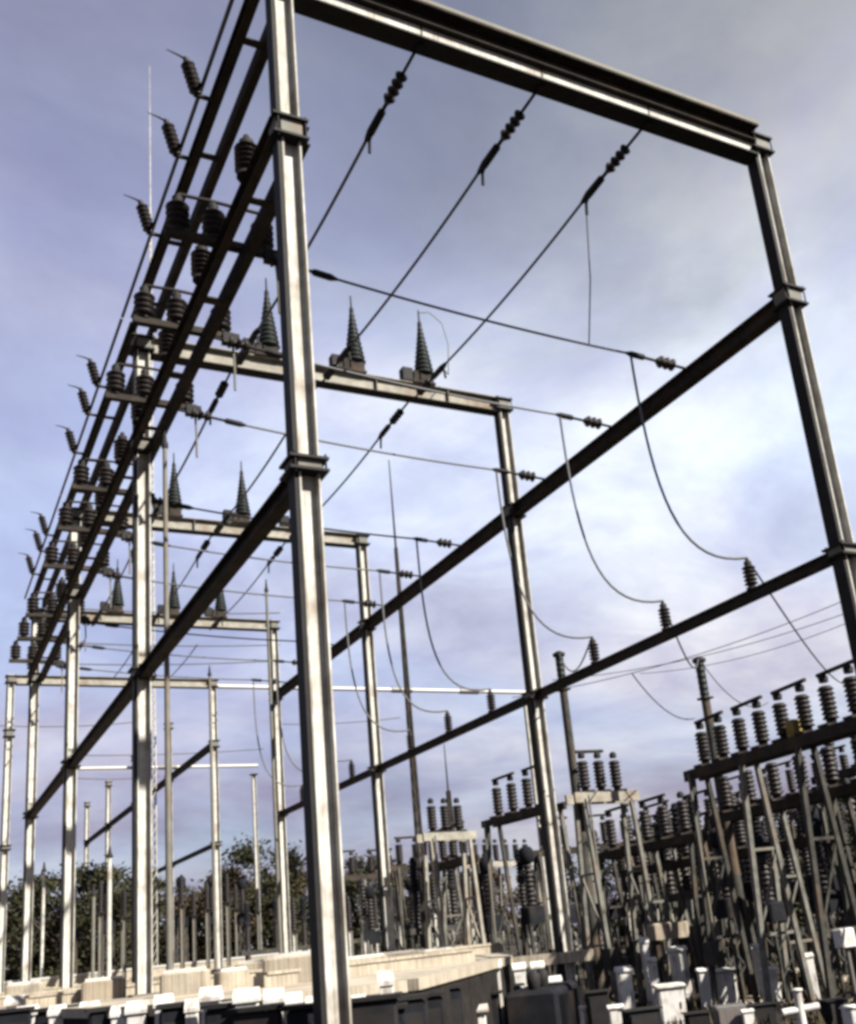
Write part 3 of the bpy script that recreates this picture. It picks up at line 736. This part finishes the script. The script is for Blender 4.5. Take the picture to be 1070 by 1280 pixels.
MB().bbox((0, 0, zz), (0.36, 0.24, 0.32), 0.02).build('body', 'white', o); MB().tube([(0, 0, 0), (0, 0, zz - 0.17)], 0.04, 8).build('stalk', 'grey', o)
kiosk(610, 1222, 19.6, 0.42, 0.5, 'leftmost white cabinet under the cream guard beam')
kiosk(650, 1222, 19.4, 0.24, 0.5, 'middle narrow white cabinet under the cream guard beam')
kiosk(673, 1220, 19.2, 0.24, 0.5, 'right narrow white cabinet under the cream guard beam')
kiosk(582, 1277, 15.5, 0.62, 0.4, 'broad white cabinet top at the bottom edge under the dark tank')
kiosk(508, 1276, 14.0, 0.20, 0.4, 'narrow white cabinet at the bottom edge right of the biggest column')
kiosk(484, 1246, 14.6, 0.16, 0.5, 'slim white cabinet close to the biggest column')
kiosk(690, 1236, 18.2, 0.34, 0.4, 'grey white cabinet left of slim column foot')
kiosk(780, 1222, 19.0, 0.3, 0.4, 'pale cabinet right of the slim column foot')
c = thing('grey_cabinet', 'flat grey cabinet at the bottom edge under the pair of white cabinets', 'cabinet', (0, 0, 0))
p = P(912, 1268, Y=15.0); c.location = (p.x, p.y, 0); c.rotation_euler = (0, 0, -0.5)
MB().bbox((0, 0, (p.z + .15) / 2 + 0.08), (0.52, 0.4, p.z), 0.02).build('body', 'cab', c); MB().box((0, -0.21, (p.z + 0.15) / 2 + 0.08), (0.44, 0.02, p.z * 0.8)).build('door', 'cab', c)
MB().box((0, 0, 0.06), (0.66, 0.5, 0.12)).build('plinth', 'conc', c)
# cream cabinet roof / cable box further back
for (x, yt, w, Y, lab) in ((172, 1270, 0.24, 15.2, 'white cabinet at the bottom edge under the pale terrace column'), (205, 1262, 0.20, 15.2, 'small white cabinet right of the one under the terrace column'), (264, 1254, 0.22, 14.6, 'slim white cabinet before the wall, leftmost of five'),
                       (309, 1256, 0.26, 13.4, 'wider white cabinet before the wall left of the biggest column'), (343, 1257, 0.20, 13.4, 'slim white cabinet between the wider one and the biggest column'), (368, 1262, 0.16, 13.2, 'thin white cabinet nearest the biggest column on its left'),
                       (112, 1268, 0.24, 18.0, 'white cabinet at the bottom edge by the third column foot'), (34, 1272, 0.3, 20.0, 'white cabinet at the bottom left corner')):
    kiosk(x, yt, Y, w, 0.3, lab)
# low clutter between the terrace wall and the picture's bottom edge
rk = random.Random(11)
def mk_block():
    o = thing('concrete_block', '', 'block'); MB().bbox((0, 0, 0.2), (0.6, 0.34, 0.4), 0.03).build('body', 'conc', o); MB().box((0, 0, 0.425), (0.5, 0.26, 0.05)).build('cap', 'white', o); return o
BLK = Kind(mk_block)
for k, (x, y, lab) in enumerate(((30, 1254, 'cream block on the terrace near the left border'), (130, 1250, 'cream block on the terrace between third and second left columns'), (232, 1243, 'cream block on the terrace right of the pale column foot'), (290, 1236, 'cream block on the terrace, first of three left of the biggest column'),
        (325, 1226, 'cream block on the terrace, second of three left of the biggest column'), (372, 1229, 'cream block on the terrace touching the biggest column edge'), (455, 1216, 'cream block on the terrace just right of the biggest column'), (505, 1208, 'cream block on the terrace below the lattice mast'), (548, 1204, 'cream block on the terrace near its right corner'))):
    q = P(x, y, Z=TER); BLK.place((q.x, q.y, TER), lab, 'cream blocks on the terrace', (0, 0, rk.uniform(-0.5, 0.2)), (rk.uniform(0.8, 1.8), 1, rk.uniform(0.6, 1.1)))
def mk_dark():
    o = thing('valve_cabinet', '', 'cabinet'); MB().bbox((0, 0, 0.55), (0.5, 0.4, 1.0), 0.03).build('body', 'tank', o); MB().box((0, -0.21, 0.55), (0.4, 0.02, 0.8)).build('door', 'black', o)
    MB().box((0, 0, 1.065), (0.58, 0.48, 0.03)).build('roof', 'black', o); return o
DRK = Kind(mk_dark)
DN = ((478, 1262, 13.4, 'before the wall, first right of the biggest column'), (500, 1250, 14.2, 'before the wall, second right of the biggest column'), (526, 1246, 15.0, 'before the wall under the lattice mast'), (20, 1264, 20.0, 'at the bottom left corner'), (75, 1262, 19.0, 'left of the third column foot'), (140, 1262, 18.0, 'under the gap between third and second columns'), (225, 1258, 15.4, 'under the pale column foot'), (286, 1258, 14.4, 'between two slim white cabinets'), (327, 1262, 13.6, 'between the wider and a slim white cabinet'),
      (395, 1258, 12.6, 'touching the biggest column on its left'), (462, 1250, 13.6, 'touching the biggest column on its right'), (555, 1236, 16.5, 'left end of the black tank'), (600, 1244, 17.5, 'right of the black tank'), (630, 1234, 18.4, 'under the left end of the guard beam'), (745, 1240, 18.0, 'right of the slim column foot'), (800, 1262, 16.0, 'left of the broad white cabinet'), (870, 1266, 16.0, 'between broad white and grey cabinets'), (945, 1256, 15.5, 'right of the flat grey cabinet'), (1040, 1250, 14.6, 'at the bottom right by the cross shaped standpipe'))
for x, y, Y, lab in DN:
    Y = before_wall(x, Y); q = P(x, y, Y=Y); DRK.place((q.x, q.y, 0), 'black cabinet ' + lab, 'black cabinets', (0, 0, rk.uniform(-0.7, -0.1)), (rk.uniform(0.8, 1.3), 1, max(0.25, q.z / 1.05)))
for (x, yt, w, Y, lab) in ((20, 1256, 0.30, 24.0, 'white cabinet before the wall at the left border'), (72, 1270, 0.22, 18.6, 'small white cabinet left of the third column foot'), (150, 1272, 0.2, 16.6, 'small white cabinet left of the terrace column foot'), (240, 1266, 0.14, 14.8, 'thinnest white cabinet right of the terrace column foot'),
        (286, 1270, 0.16, 13.8, 'low white cabinet between the two left white ones'), (392, 1264, 0.14, 13.0, 'narrow white cabinet almost behind the biggest column'), (449, 1262, 0.14, 13.0, 'slim white cabinet hugging the biggest column on its right'), (468, 1274, 0.2, 12.9, 'low white cabinet at bottom right of the biggest column'), (516, 1258, 0.16, 14.3, 'small white cabinet between black ones before the wall'), (560, 1258, 0.18, 15.6, 'small white cabinet before the black tank'), (598, 1262, 0.2, 16.4, 'small white cabinet at the black tank right end'), (655, 1266, 0.2, 16.2, 'small white cabinet at the bottom edge below the guard beam'), (722, 1268, 0.2, 16.5, 'small white cabinet at the slim column foot'), (935, 1272, 0.18, 14.6, 'small white cabinet right of the flat grey cabinet'), (1062, 1268, 0.2, 12.6, 'small white cabinet in the bottom right corner'), (540, 1274, 0.26, 14.8, 'low white cabinet between slim and broad ones at bottom centre'), (632, 1214, 0.16, 20.0, 'tiny white cabinet at the guard beam left end'),
        (770, 1266, 0.26, 16.6, 'low white cabinet left of the broad one'), (815, 1205, 0.2, 21.0, 'small white cabinet left of the one above the broad cabinet'), (805, 1180, 0.2, 22.0, 'small pale cabinet left of the cream box'), (945, 1188, 0.22, 20.0, 'small pale cabinet amid the frame legs'), (1010, 1200, 0.2, 18.0, 'small white cabinet amid the legs near the right border')):
    kiosk(x, yt, Y, w, 0.25, lab)
o = thing('guard_beam', 'cream concrete guard beam on low supports before the slim column', 'barrier', (0, 0, 0))
pa = P(629, 1205, Z=1.5); pb = P(742, 1193, Z=1.5)
MB().bar(pa, pb, 0.22, 0.24).build('rail', 'conc', o)
for f in (0.12, 0.42):
    q = pa.lerp(pb, f); MB().box((q.x, q.y + 0.05, 0.69), (0.22, 0.2, 1.37)).build('support', 'stone', o)
o = thing('cream_tank', 'cream box on dark supports between slim column and large frame', 'cabinet', P(835, 1163, Y=22.5))
o.rotation_euler = (0, 0, -0.3); zz = o.location.z; o.location.z = 0
MB().bbox((0, 0, zz), (0.95, 0.5, 0.40), 0.04).build('body', 'conc', o)
lg = MB()
for sx in (-1, 1):
    MB().box((sx * 0.36, 0, (zz - 0.2) / 2), (0.12, 0.3, zz - 0.204)).build('leg', 'dark', o)
o = thing('dark_tank', 'low black ribbed tank below the terrace in bottom centre', 'tank', (9.9, 16.6, 0), None, 0.85)
MB().bbox((0, 0, 0.75), (2.3, 0.9, 0.95), 0.06).build('body', 'tank', o)
rb = MB()
for k in range(9): rb.box((-1.0 + 0.25 * k, -0.50, 0.75), (0.05, 0.11, 0.75))
rb.build('cooling_fins', 'tank', o)
MB().box((0, 0, 0.14), (2.5, 1.1, 0.27)).build('plinth', 'stone', o)
for x in (-0.7, 0.1): MB().lathe([(0.09, 0), (0.12, 0.1), (0.12, 0.24), (0.05, 0.3)], (x, 0, 1.22), seg=12).build('cap', 'black', o)
o = thing('standpipe', 'white cross shaped standpipe at the bottom right edge', 'pipe', P(1000, 1262, Y=12.6)); zz = o.location.z; o.location.z = 0
MB().tube([(0, 0, 0), (0, 0, zz + 0.25)], 0.065, 10).build('riser', 'white', o)
MB().tube([(-0.24, 0.12, zz - 0.02), (0.26, -0.13, zz + 0.02)], 0.055, 10).build('cross_pipe', 'white', o)
MB().lathe([(0.03, 0), (0.09, 0.01), (0.09, 0.04), (0.03, 0.05)], (0, 0, zz + 0.25), seg=10).build('hand_wheel', 'white', o)
# cable troughs and kerbs on the terrace
for (xa, ya, xb, yb, lab) in ((5.2, 17.5, 9.2, 17.9, 'nearest cream kerb on the terrace'), (2.2, 22.2, 12.6, 23.0, 'cream kerb on the terrace behind the pale column'), (1.0, 27.5, 13.2, 28.6, 'cream cable trough on the terrace in the middle'), (-4, 37.0, 13.0, 38.0, 'cream cable trough at the back of the terrace')):
    o = thing('cable_trough', lab, 'trough', (xa, ya, TER), 'cable troughs on the terrace')
    MB().bar((0, 0, 0.09), (xb - xa, yb - ya, 0.09), 0.45, 0.18).build('trough', 'conc', o)
    L = math.hypot(xb - xa, yb - ya); d = Vector((xb - xa, yb - ya, 0)).normalized()
    cv = MB().bar(d * 0.05 + Vector((0, 0, 0.205)), d * (L - 0.05) + Vector((0, 0, 0.205)), 0.5, 0.05)
    cv.build('lid', 'conc', o)
o = thing('perimeter_wall', 'white low wall across the far left of the terrace', 'wall', (-40, 58, TER))
MB().bar((0, 0, 0.25), (62, 2.0, 0.25), 0.25, 0.5).build('panel', 'conc', o); MB().bar((0, 0, 0.55), (62, 2.0, 0.55), 0.34, 0.1).build('coping', 'bus', o)

# ------------------------------------------------------------------ trees behind the yard
def make_tree(seed, leafm, name, h=9.5, r=3.4, nclump=60, leaves=150):
    rnd = random.Random(seed)
    o = thing(name, '', 'tree')
    tr = MB(); top = h * 0.62
    tr.tube([(0, 0, 0), (0.12, 0.05, h * 0.22), (-0.05, 0.1, h * 0.42), (0.05, 0, top)], [0.26, 0.2, 0.14, 0.05], 9)
    for k in range(9):
        a = rnd.uniform(0, 6.28); z = h * rnd.uniform(0.2, 0.5); l = rnd.uniform(0.5, 0.9) * r
        tr.tube([(0, 0, z), (math.cos(a) * l * 0.5, math.sin(a) * l * 0.5, z + l * 0.35), (math.cos(a) * l, math.sin(a) * l, z + l * 0.8)], [0.09, 0.06, 0.02], 6)
    tr.build('trunk', 'bark', o)
    cr = MB()
    for c in range(nclump):
        u = rnd.random(); a = rnd.uniform(0, 6.28)
        zz = 0.16 + 0.84 * u
        rad = r * math.sqrt(max(0.05, 1 - ((zz - 0.5) / 0.55) ** 2)) * rnd.uniform(0.35, 1.0)
        cc = Vector((math.cos(a) * rad, math.sin(a) * rad, h * zz)); cs = rnd.uniform(0.55, 1.15)
        for l in range(leaves):
            d = Vector((rnd.gauss(0, 1), rnd.gauss(0, 1), rnd.gauss(0, 0.75))) * cs * 0.55
            p = cc + d; s = rnd.uniform(0.08, 0.22)
            nrm = Vector((rnd.gauss(0, 1), rnd.gauss(0, 1), rnd.gauss(0.4, 1))).normalized(); t1 = nrm.orthogonal().normalized(); t2 = nrm.cross(t1)
            cr.add([p - t1 * s, p - t2 * s * 0.55, p + t1 * s, p + t2 * s * 0.55], [(0, 1, 2, 3)])
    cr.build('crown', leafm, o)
    return o
TR = [Kind(lambda: make_tree(1, 'leaf', 'leafy_tree')), Kind(lambda: make_tree(2, 'leafb', 'leafy_tree', 9.5, 3.2, 56, 150)), Kind(lambda: make_tree(5, 'leaf', 'leafy_tree', 9.5, 4.4, 80, 150))]
spots = [(2, 1112, 78, 0, 'dark tree at the far left border'), (55, 1104, 84, 2, 'dark tree filling the gap left of the third column'), (108, 1090, 76, 2, 'broad dark tree between third and second left columns'),
         (150, 1094, 82, 0, 'dark tree just left of the pale terrace column'), (195, 1104, 88, 2, 'dark tree just behind the pale terrace column'), (240, 1118, 84, 1, 'olive brown tree right of the pale terrace column'), (287, 1088, 80, 1, 'taller olive brown tree left of the fourth right column'),
         (322, 1060, 78, 0, 'tallest dark tree next to the fourth right column'), (370, 1092, 84, 1, 'olive brown tree left against the biggest column'), (455, 1078, 80, 2, 'dark tree right against the biggest column'), (515, 1096, 90, 0, 'dark tree behind the lattice mast'),
         (600, 1092, 96, 1, 'olive brown tree behind the far low frame'), (690, 1082, 98, 0, 'dark tree behind the slim bright edged column'), (770, 1062, 100, 2, 'dark tree behind the right frames'), (850, 1045, 96, 1, 'olive brown tree between the far frames at right'), (940, 1010, 92, 2, 'dark tree behind the large right frame'), (1040, 985, 88, 0, 'dark tree at the right border')]
spots += [(x, y, 84, k % 3 if k % 3 != 1 else 2, 'low dark tree filling the gap behind the right frames, %s from the left' % HO[k]) for k, (x, y) in enumerate(((830, 1098), (880, 1085), (925, 1070), (965, 1050), (1005, 1035), (1045, 1020), (1085, 1015)))]
for k, (x, y, Y, v, lab) in enumerate(spots):
    q = P(x, y, Y=Y * (0.55 if x > 800 else 0.8 if x > 560 else 1))
    s = q.z / 9.5
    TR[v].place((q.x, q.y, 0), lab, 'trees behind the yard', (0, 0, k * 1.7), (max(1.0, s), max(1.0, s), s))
# low weeds on the dark yard
wd = MB(); rnd = random.Random(3)
for k in range(5200):
    x = rnd.uniform(7, 30); y = rnd.uniform(9, 34)
    if x < 14.6 and y > 12.9 + (x - 4.6) * 1.06 - 0.5: continue
    if x < 4 and y > 12: continue
    s = rnd.uniform(0.06, 0.28); a = rnd.uniform(0, 6.28); dx, dy = math.cos(a) * s * 0.35, math.sin(a) * s * 0.35
    lx, ly = rnd.uniform(-0.1, 0.1), rnd.uniform(-0.1, 0.1)
    wd.add([(x - dx, y - dy, 0.0), (x + dx, y + dy, 0.0), (x + lx, y + ly, s * 1.5)], [(0, 1, 2)])
struct(wd.build('weeds', 'weed'), 'stuff')

# ------------------------------------------------------------------ light
SUN_AZ, SUN_EL = R_(30), R_(40)                 # sun behind the camera, to its right
sd = Vector((math.sin(SUN_AZ) * math.cos(SUN_EL), -math.cos(SUN_AZ) * math.cos(SUN_EL), math.sin(SUN_EL)))
sl = bpy.data.lights.new('sun', 'SUN'); sl.energy = 5.0; sl.angle = R_(0.6); sl.color = (1.0, 0.95, 0.86)
so = bpy.data.objects.new('sun', sl); col.objects.link(so); so.rotation_euler = sd.to_track_quat('Z', 'Y').to_euler()
W = bpy.data.worlds.new('World'); sc.world = W; W.use_nodes = True
nt = W.node_tree; N = nt.nodes; L = nt.links; N.clear()
out = N.new('ShaderNodeOutputWorld'); mixs = N.new('ShaderNodeMixShader'); b1 = N.new('ShaderNodeBackground'); b2 = N.new('ShaderNodeBackground')
sky = N.new('ShaderNodeTexSky'); sky.sky_type = 'NISHITA'; sky.sun_disc = False; sky.sun_elevation = SUN_EL; sky.sun_rotation = math.atan2(sd.x, sd.y)
sky.air_density = 1.0; sky.dust_density = 0.7; sky.ozone_density = 2.0
L.new(sky.outputs[0], b1.inputs[0]); b1.inputs[1].default_value = 0.07
tc = N.new('ShaderNodeTexCoord'); sep = N.new('ShaderNodeSeparateXYZ'); L.new(tc.outputs['Generated'], sep.inputs[0])
ad = N.new('ShaderNodeMath'); ad.operation = 'ADD'; ad.inputs[1].default_value = 0.22; L.new(sep.outputs[2], ad.inputs[0])
mxz = N.new('ShaderNodeMath'); mxz.operation = 'MAXIMUM'; mxz.inputs[1].default_value = 0.05; L.new(ad.outputs[0], mxz.inputs[0])
dx = N.new('ShaderNodeMath'); dx.operation = 'DIVIDE'; dy = N.new('ShaderNodeMath'); dy.operation = 'DIVIDE'
L.new(sep.outputs[0], dx.inputs[0]); L.new(sep.outputs[1], dy.inputs[0]); L.new(mxz.outputs[0], dx.inputs[1]); L.new(mxz.outputs[0], dy.inputs[1])
cb = N.new('ShaderNodeCombineXYZ'); L.new(dx.outputs[0], cb.inputs[0]); L.new(dy.outputs[0], cb.inputs[1])
mp = N.new('ShaderNodeMapping'); mp.inputs['Rotation'].default_value = (0, 0, R_(-25)); mp.inputs['Scale'].default_value = (1.0, 1.25, 1.0); mp.inputs['Location'].default_value = (3.1, 0.7, 0)
L.new(cb.outputs[0], mp.inputs[0])
n1 = N.new('ShaderNodeTexNoise'); n1.inputs['Scale'].default_value = 1.35; n1.inputs['Detail'].default_value = 7; n1.inputs['Roughness'].default_value = 0.52; n1.inputs['Distortion'].default_value = 0.5
L.new(mp.outputs[0], n1.inputs['Vector'])
r1 = N.new('ShaderNodeValToRGB'); r1.color_ramp.elements[0].position = 0.34; r1.color_ramp.elements[0].color = (0.78,) * 3 + (1,); r1.color_ramp.elements[1].position = 0.62; r1.color_ramp.elements[1].color = (1.0,) * 3 + (1,)
L.new(n1.outputs[0], r1.inputs[0]); L.new(r1.outputs[0], mixs.inputs[0])
n2 = N.new('ShaderNodeTexNoise'); n2.inputs['Scale'].default_value = 1.25; n2.inputs['Detail'].default_value = 9; n2.inputs['Roughness'].default_value = 0.58; n2.inputs['Distortion'].default_value = 0.3
mp2 = N.new('ShaderNodeMapping'); mp2.inputs['Location'].default_value = (0.3, 2.2, 0); L.new(cb.outputs[0], mp2.inputs[0]); L.new(mp2.outputs[0], n2.inputs['Vector'])
r2 = N.new('ShaderNodeValToRGB'); e = r2.color_ramp.elements
e[0].position = 0.33; e[0].color = (0.66, 0.65, 0.74, 1); e[1].position = 0.64; e[1].color = (1.30, 1.27, 1.20, 1)
q = e.new(0.48); q.color = (0.90, 0.90, 0.98, 1)
L.new(n2.outputs[0], r2.inputs[0])
n3 = N.new('ShaderNodeTexNoise'); n3.inputs['Scale'].default_value = 3.4; n3.inputs['Detail'].default_value = 8; n3.inputs['Roughness'].default_value = 0.6; n3.inputs['Distortion'].default_value = 0.8
L.new(mp.outputs[0], n3.inputs['Vector'])
r4 = N.new('ShaderNodeValToRGB'); e = r4.color_ramp.elements
e[0].position = 0.35; e[0].color = (0.91, 0.90, 0.95, 1); e[1].position = 0.65; e[1].color = (1.07, 1.07, 1.04, 1)
L.new(n3.outputs[0], r4.inputs[0])
m4 = N.new('ShaderNodeMix'); m4.data_type = 'RGBA'; m4.blend_type = 'MULTIPLY'; m4.inputs[0].default_value = 1.0; m4.clamp_result = False
L.new(r2.outputs[0], m4.inputs[6]); L.new(r4.outputs[0], m4.inputs[7])
def lobe(px_, py_, near, col_in, col_out):
    """a brighter or darker bank of cloud round one direction of the sky"""
    d = (P(px_, py_, Y=100) - Vector((0, 0, CH))).normalized()
    dt = N.new('ShaderNodeVectorMath'); dt.operation = 'DOT_PRODUCT'; dt.inputs[1].default_value = d; nv = N.new('ShaderNodeVectorMath'); nv.operation = 'NORMALIZE'
    L.new(tc.outputs['Generated'], nv.inputs[0]); L.new(nv.outputs[0], dt.inputs[0])
    wob = N.new('ShaderNodeMath'); wob.operation = 'MULTIPLY_ADD'; wob.inputs[1].default_value = 0.10; L.new(n3.outputs[0], wob.inputs[0]); L.new(dt.outputs['Value'], wob.inputs[2])
    rp = N.new('ShaderNodeValToRGB'); rp.color_ramp.interpolation = 'EASE'; rp.color_ramp.elements[0].position = near; rp.color_ramp.elements[0].color = col_out + (1,); rp.color_ramp.elements[1].position = 1.0; rp.color_ramp.elements[1].color = col_in + (1,)
    sb = N.new('ShaderNodeMath'); sb.operation = 'SUBTRACT'; sb.inputs[1].default_value = 0.05; L.new(wob.outputs[0], sb.inputs[0]); L.new(sb.outputs[0], rp.inputs[0])
    return rp.outputs[0]
la = lobe(860, 540, 0.86, (1.24, 1.21, 1.12), (0.93, 0.90, 0.955)); lb = lobe(760, -10, 0.93, (0.70, 0.71, 0.68), (1.0, 1.0, 1.0))
# the cloud deck: hazy and lavender low down, brightest at middle heights, grey overhead
r3 = N.new('ShaderNodeValToRGB'); e = r3.color_ramp.elements
e[0].position = 0.0; e[0].color = (0.33, 0.315, 0.35, 1); e[1].position = 1.0; e[1].color = (0.20, 0.22, 0.27, 1)
for pos, c in ((0.10, (0.37, 0.365, 0.435)), (0.22, (0.46, 0.475, 0.58)), (0.38, (0.60, 0.68, 0.83)), (0.50, (0.53, 0.58, 0.72)), (0.62, (0.41, 0.44, 0.55)), (0.75, (0.29, 0.31, 0.38))):
    q = e.new(pos); q.color = c + (1,)
L.new(sep.outputs[2], r3.inputs[0])
mm = N.new('ShaderNodeMix'); mm.data_type = 'RGBA'; mm.blend_type = 'MULTIPLY'; mm.inputs[0].default_value = 1.0; mm.clamp_result = False
L.new(r3.outputs[0], mm.inputs[6]); last = m4.outputs[2]
for l_ in (la, lb):
    m5 = N.new('ShaderNodeMix'); m5.data_type = 'RGBA'; m5.blend_type = 'MULTIPLY'; m5.inputs[0].default_value = 1.0; m5.clamp_result = False
    L.new(last, m5.inputs[6]); L.new(l_, m5.inputs[7]); last = m5.outputs[2]
L.new(last, mm.inputs[7]); L.new(mm.outputs[2], b2.inputs[0]); b2.inputs[1].default_value = 0.315
L.new(b1.outputs[0], mixs.inputs[1]); L.new(b2.outputs[0], mixs.inputs[2]); L.new(mixs.outputs[0], out.inputs[0])

sc.view_settings.view_transform = 'Standard'; sc.view_settings.look = 'None'; sc.view_settings.exposure = 1.9; sc.view_settings.gamma = 1
sc.render.engine = 'CYCLES'
sc.cycles.filter_width = 3.4; sc.render.filter_size = 3.4
sc.cycles.max_bounces = 6
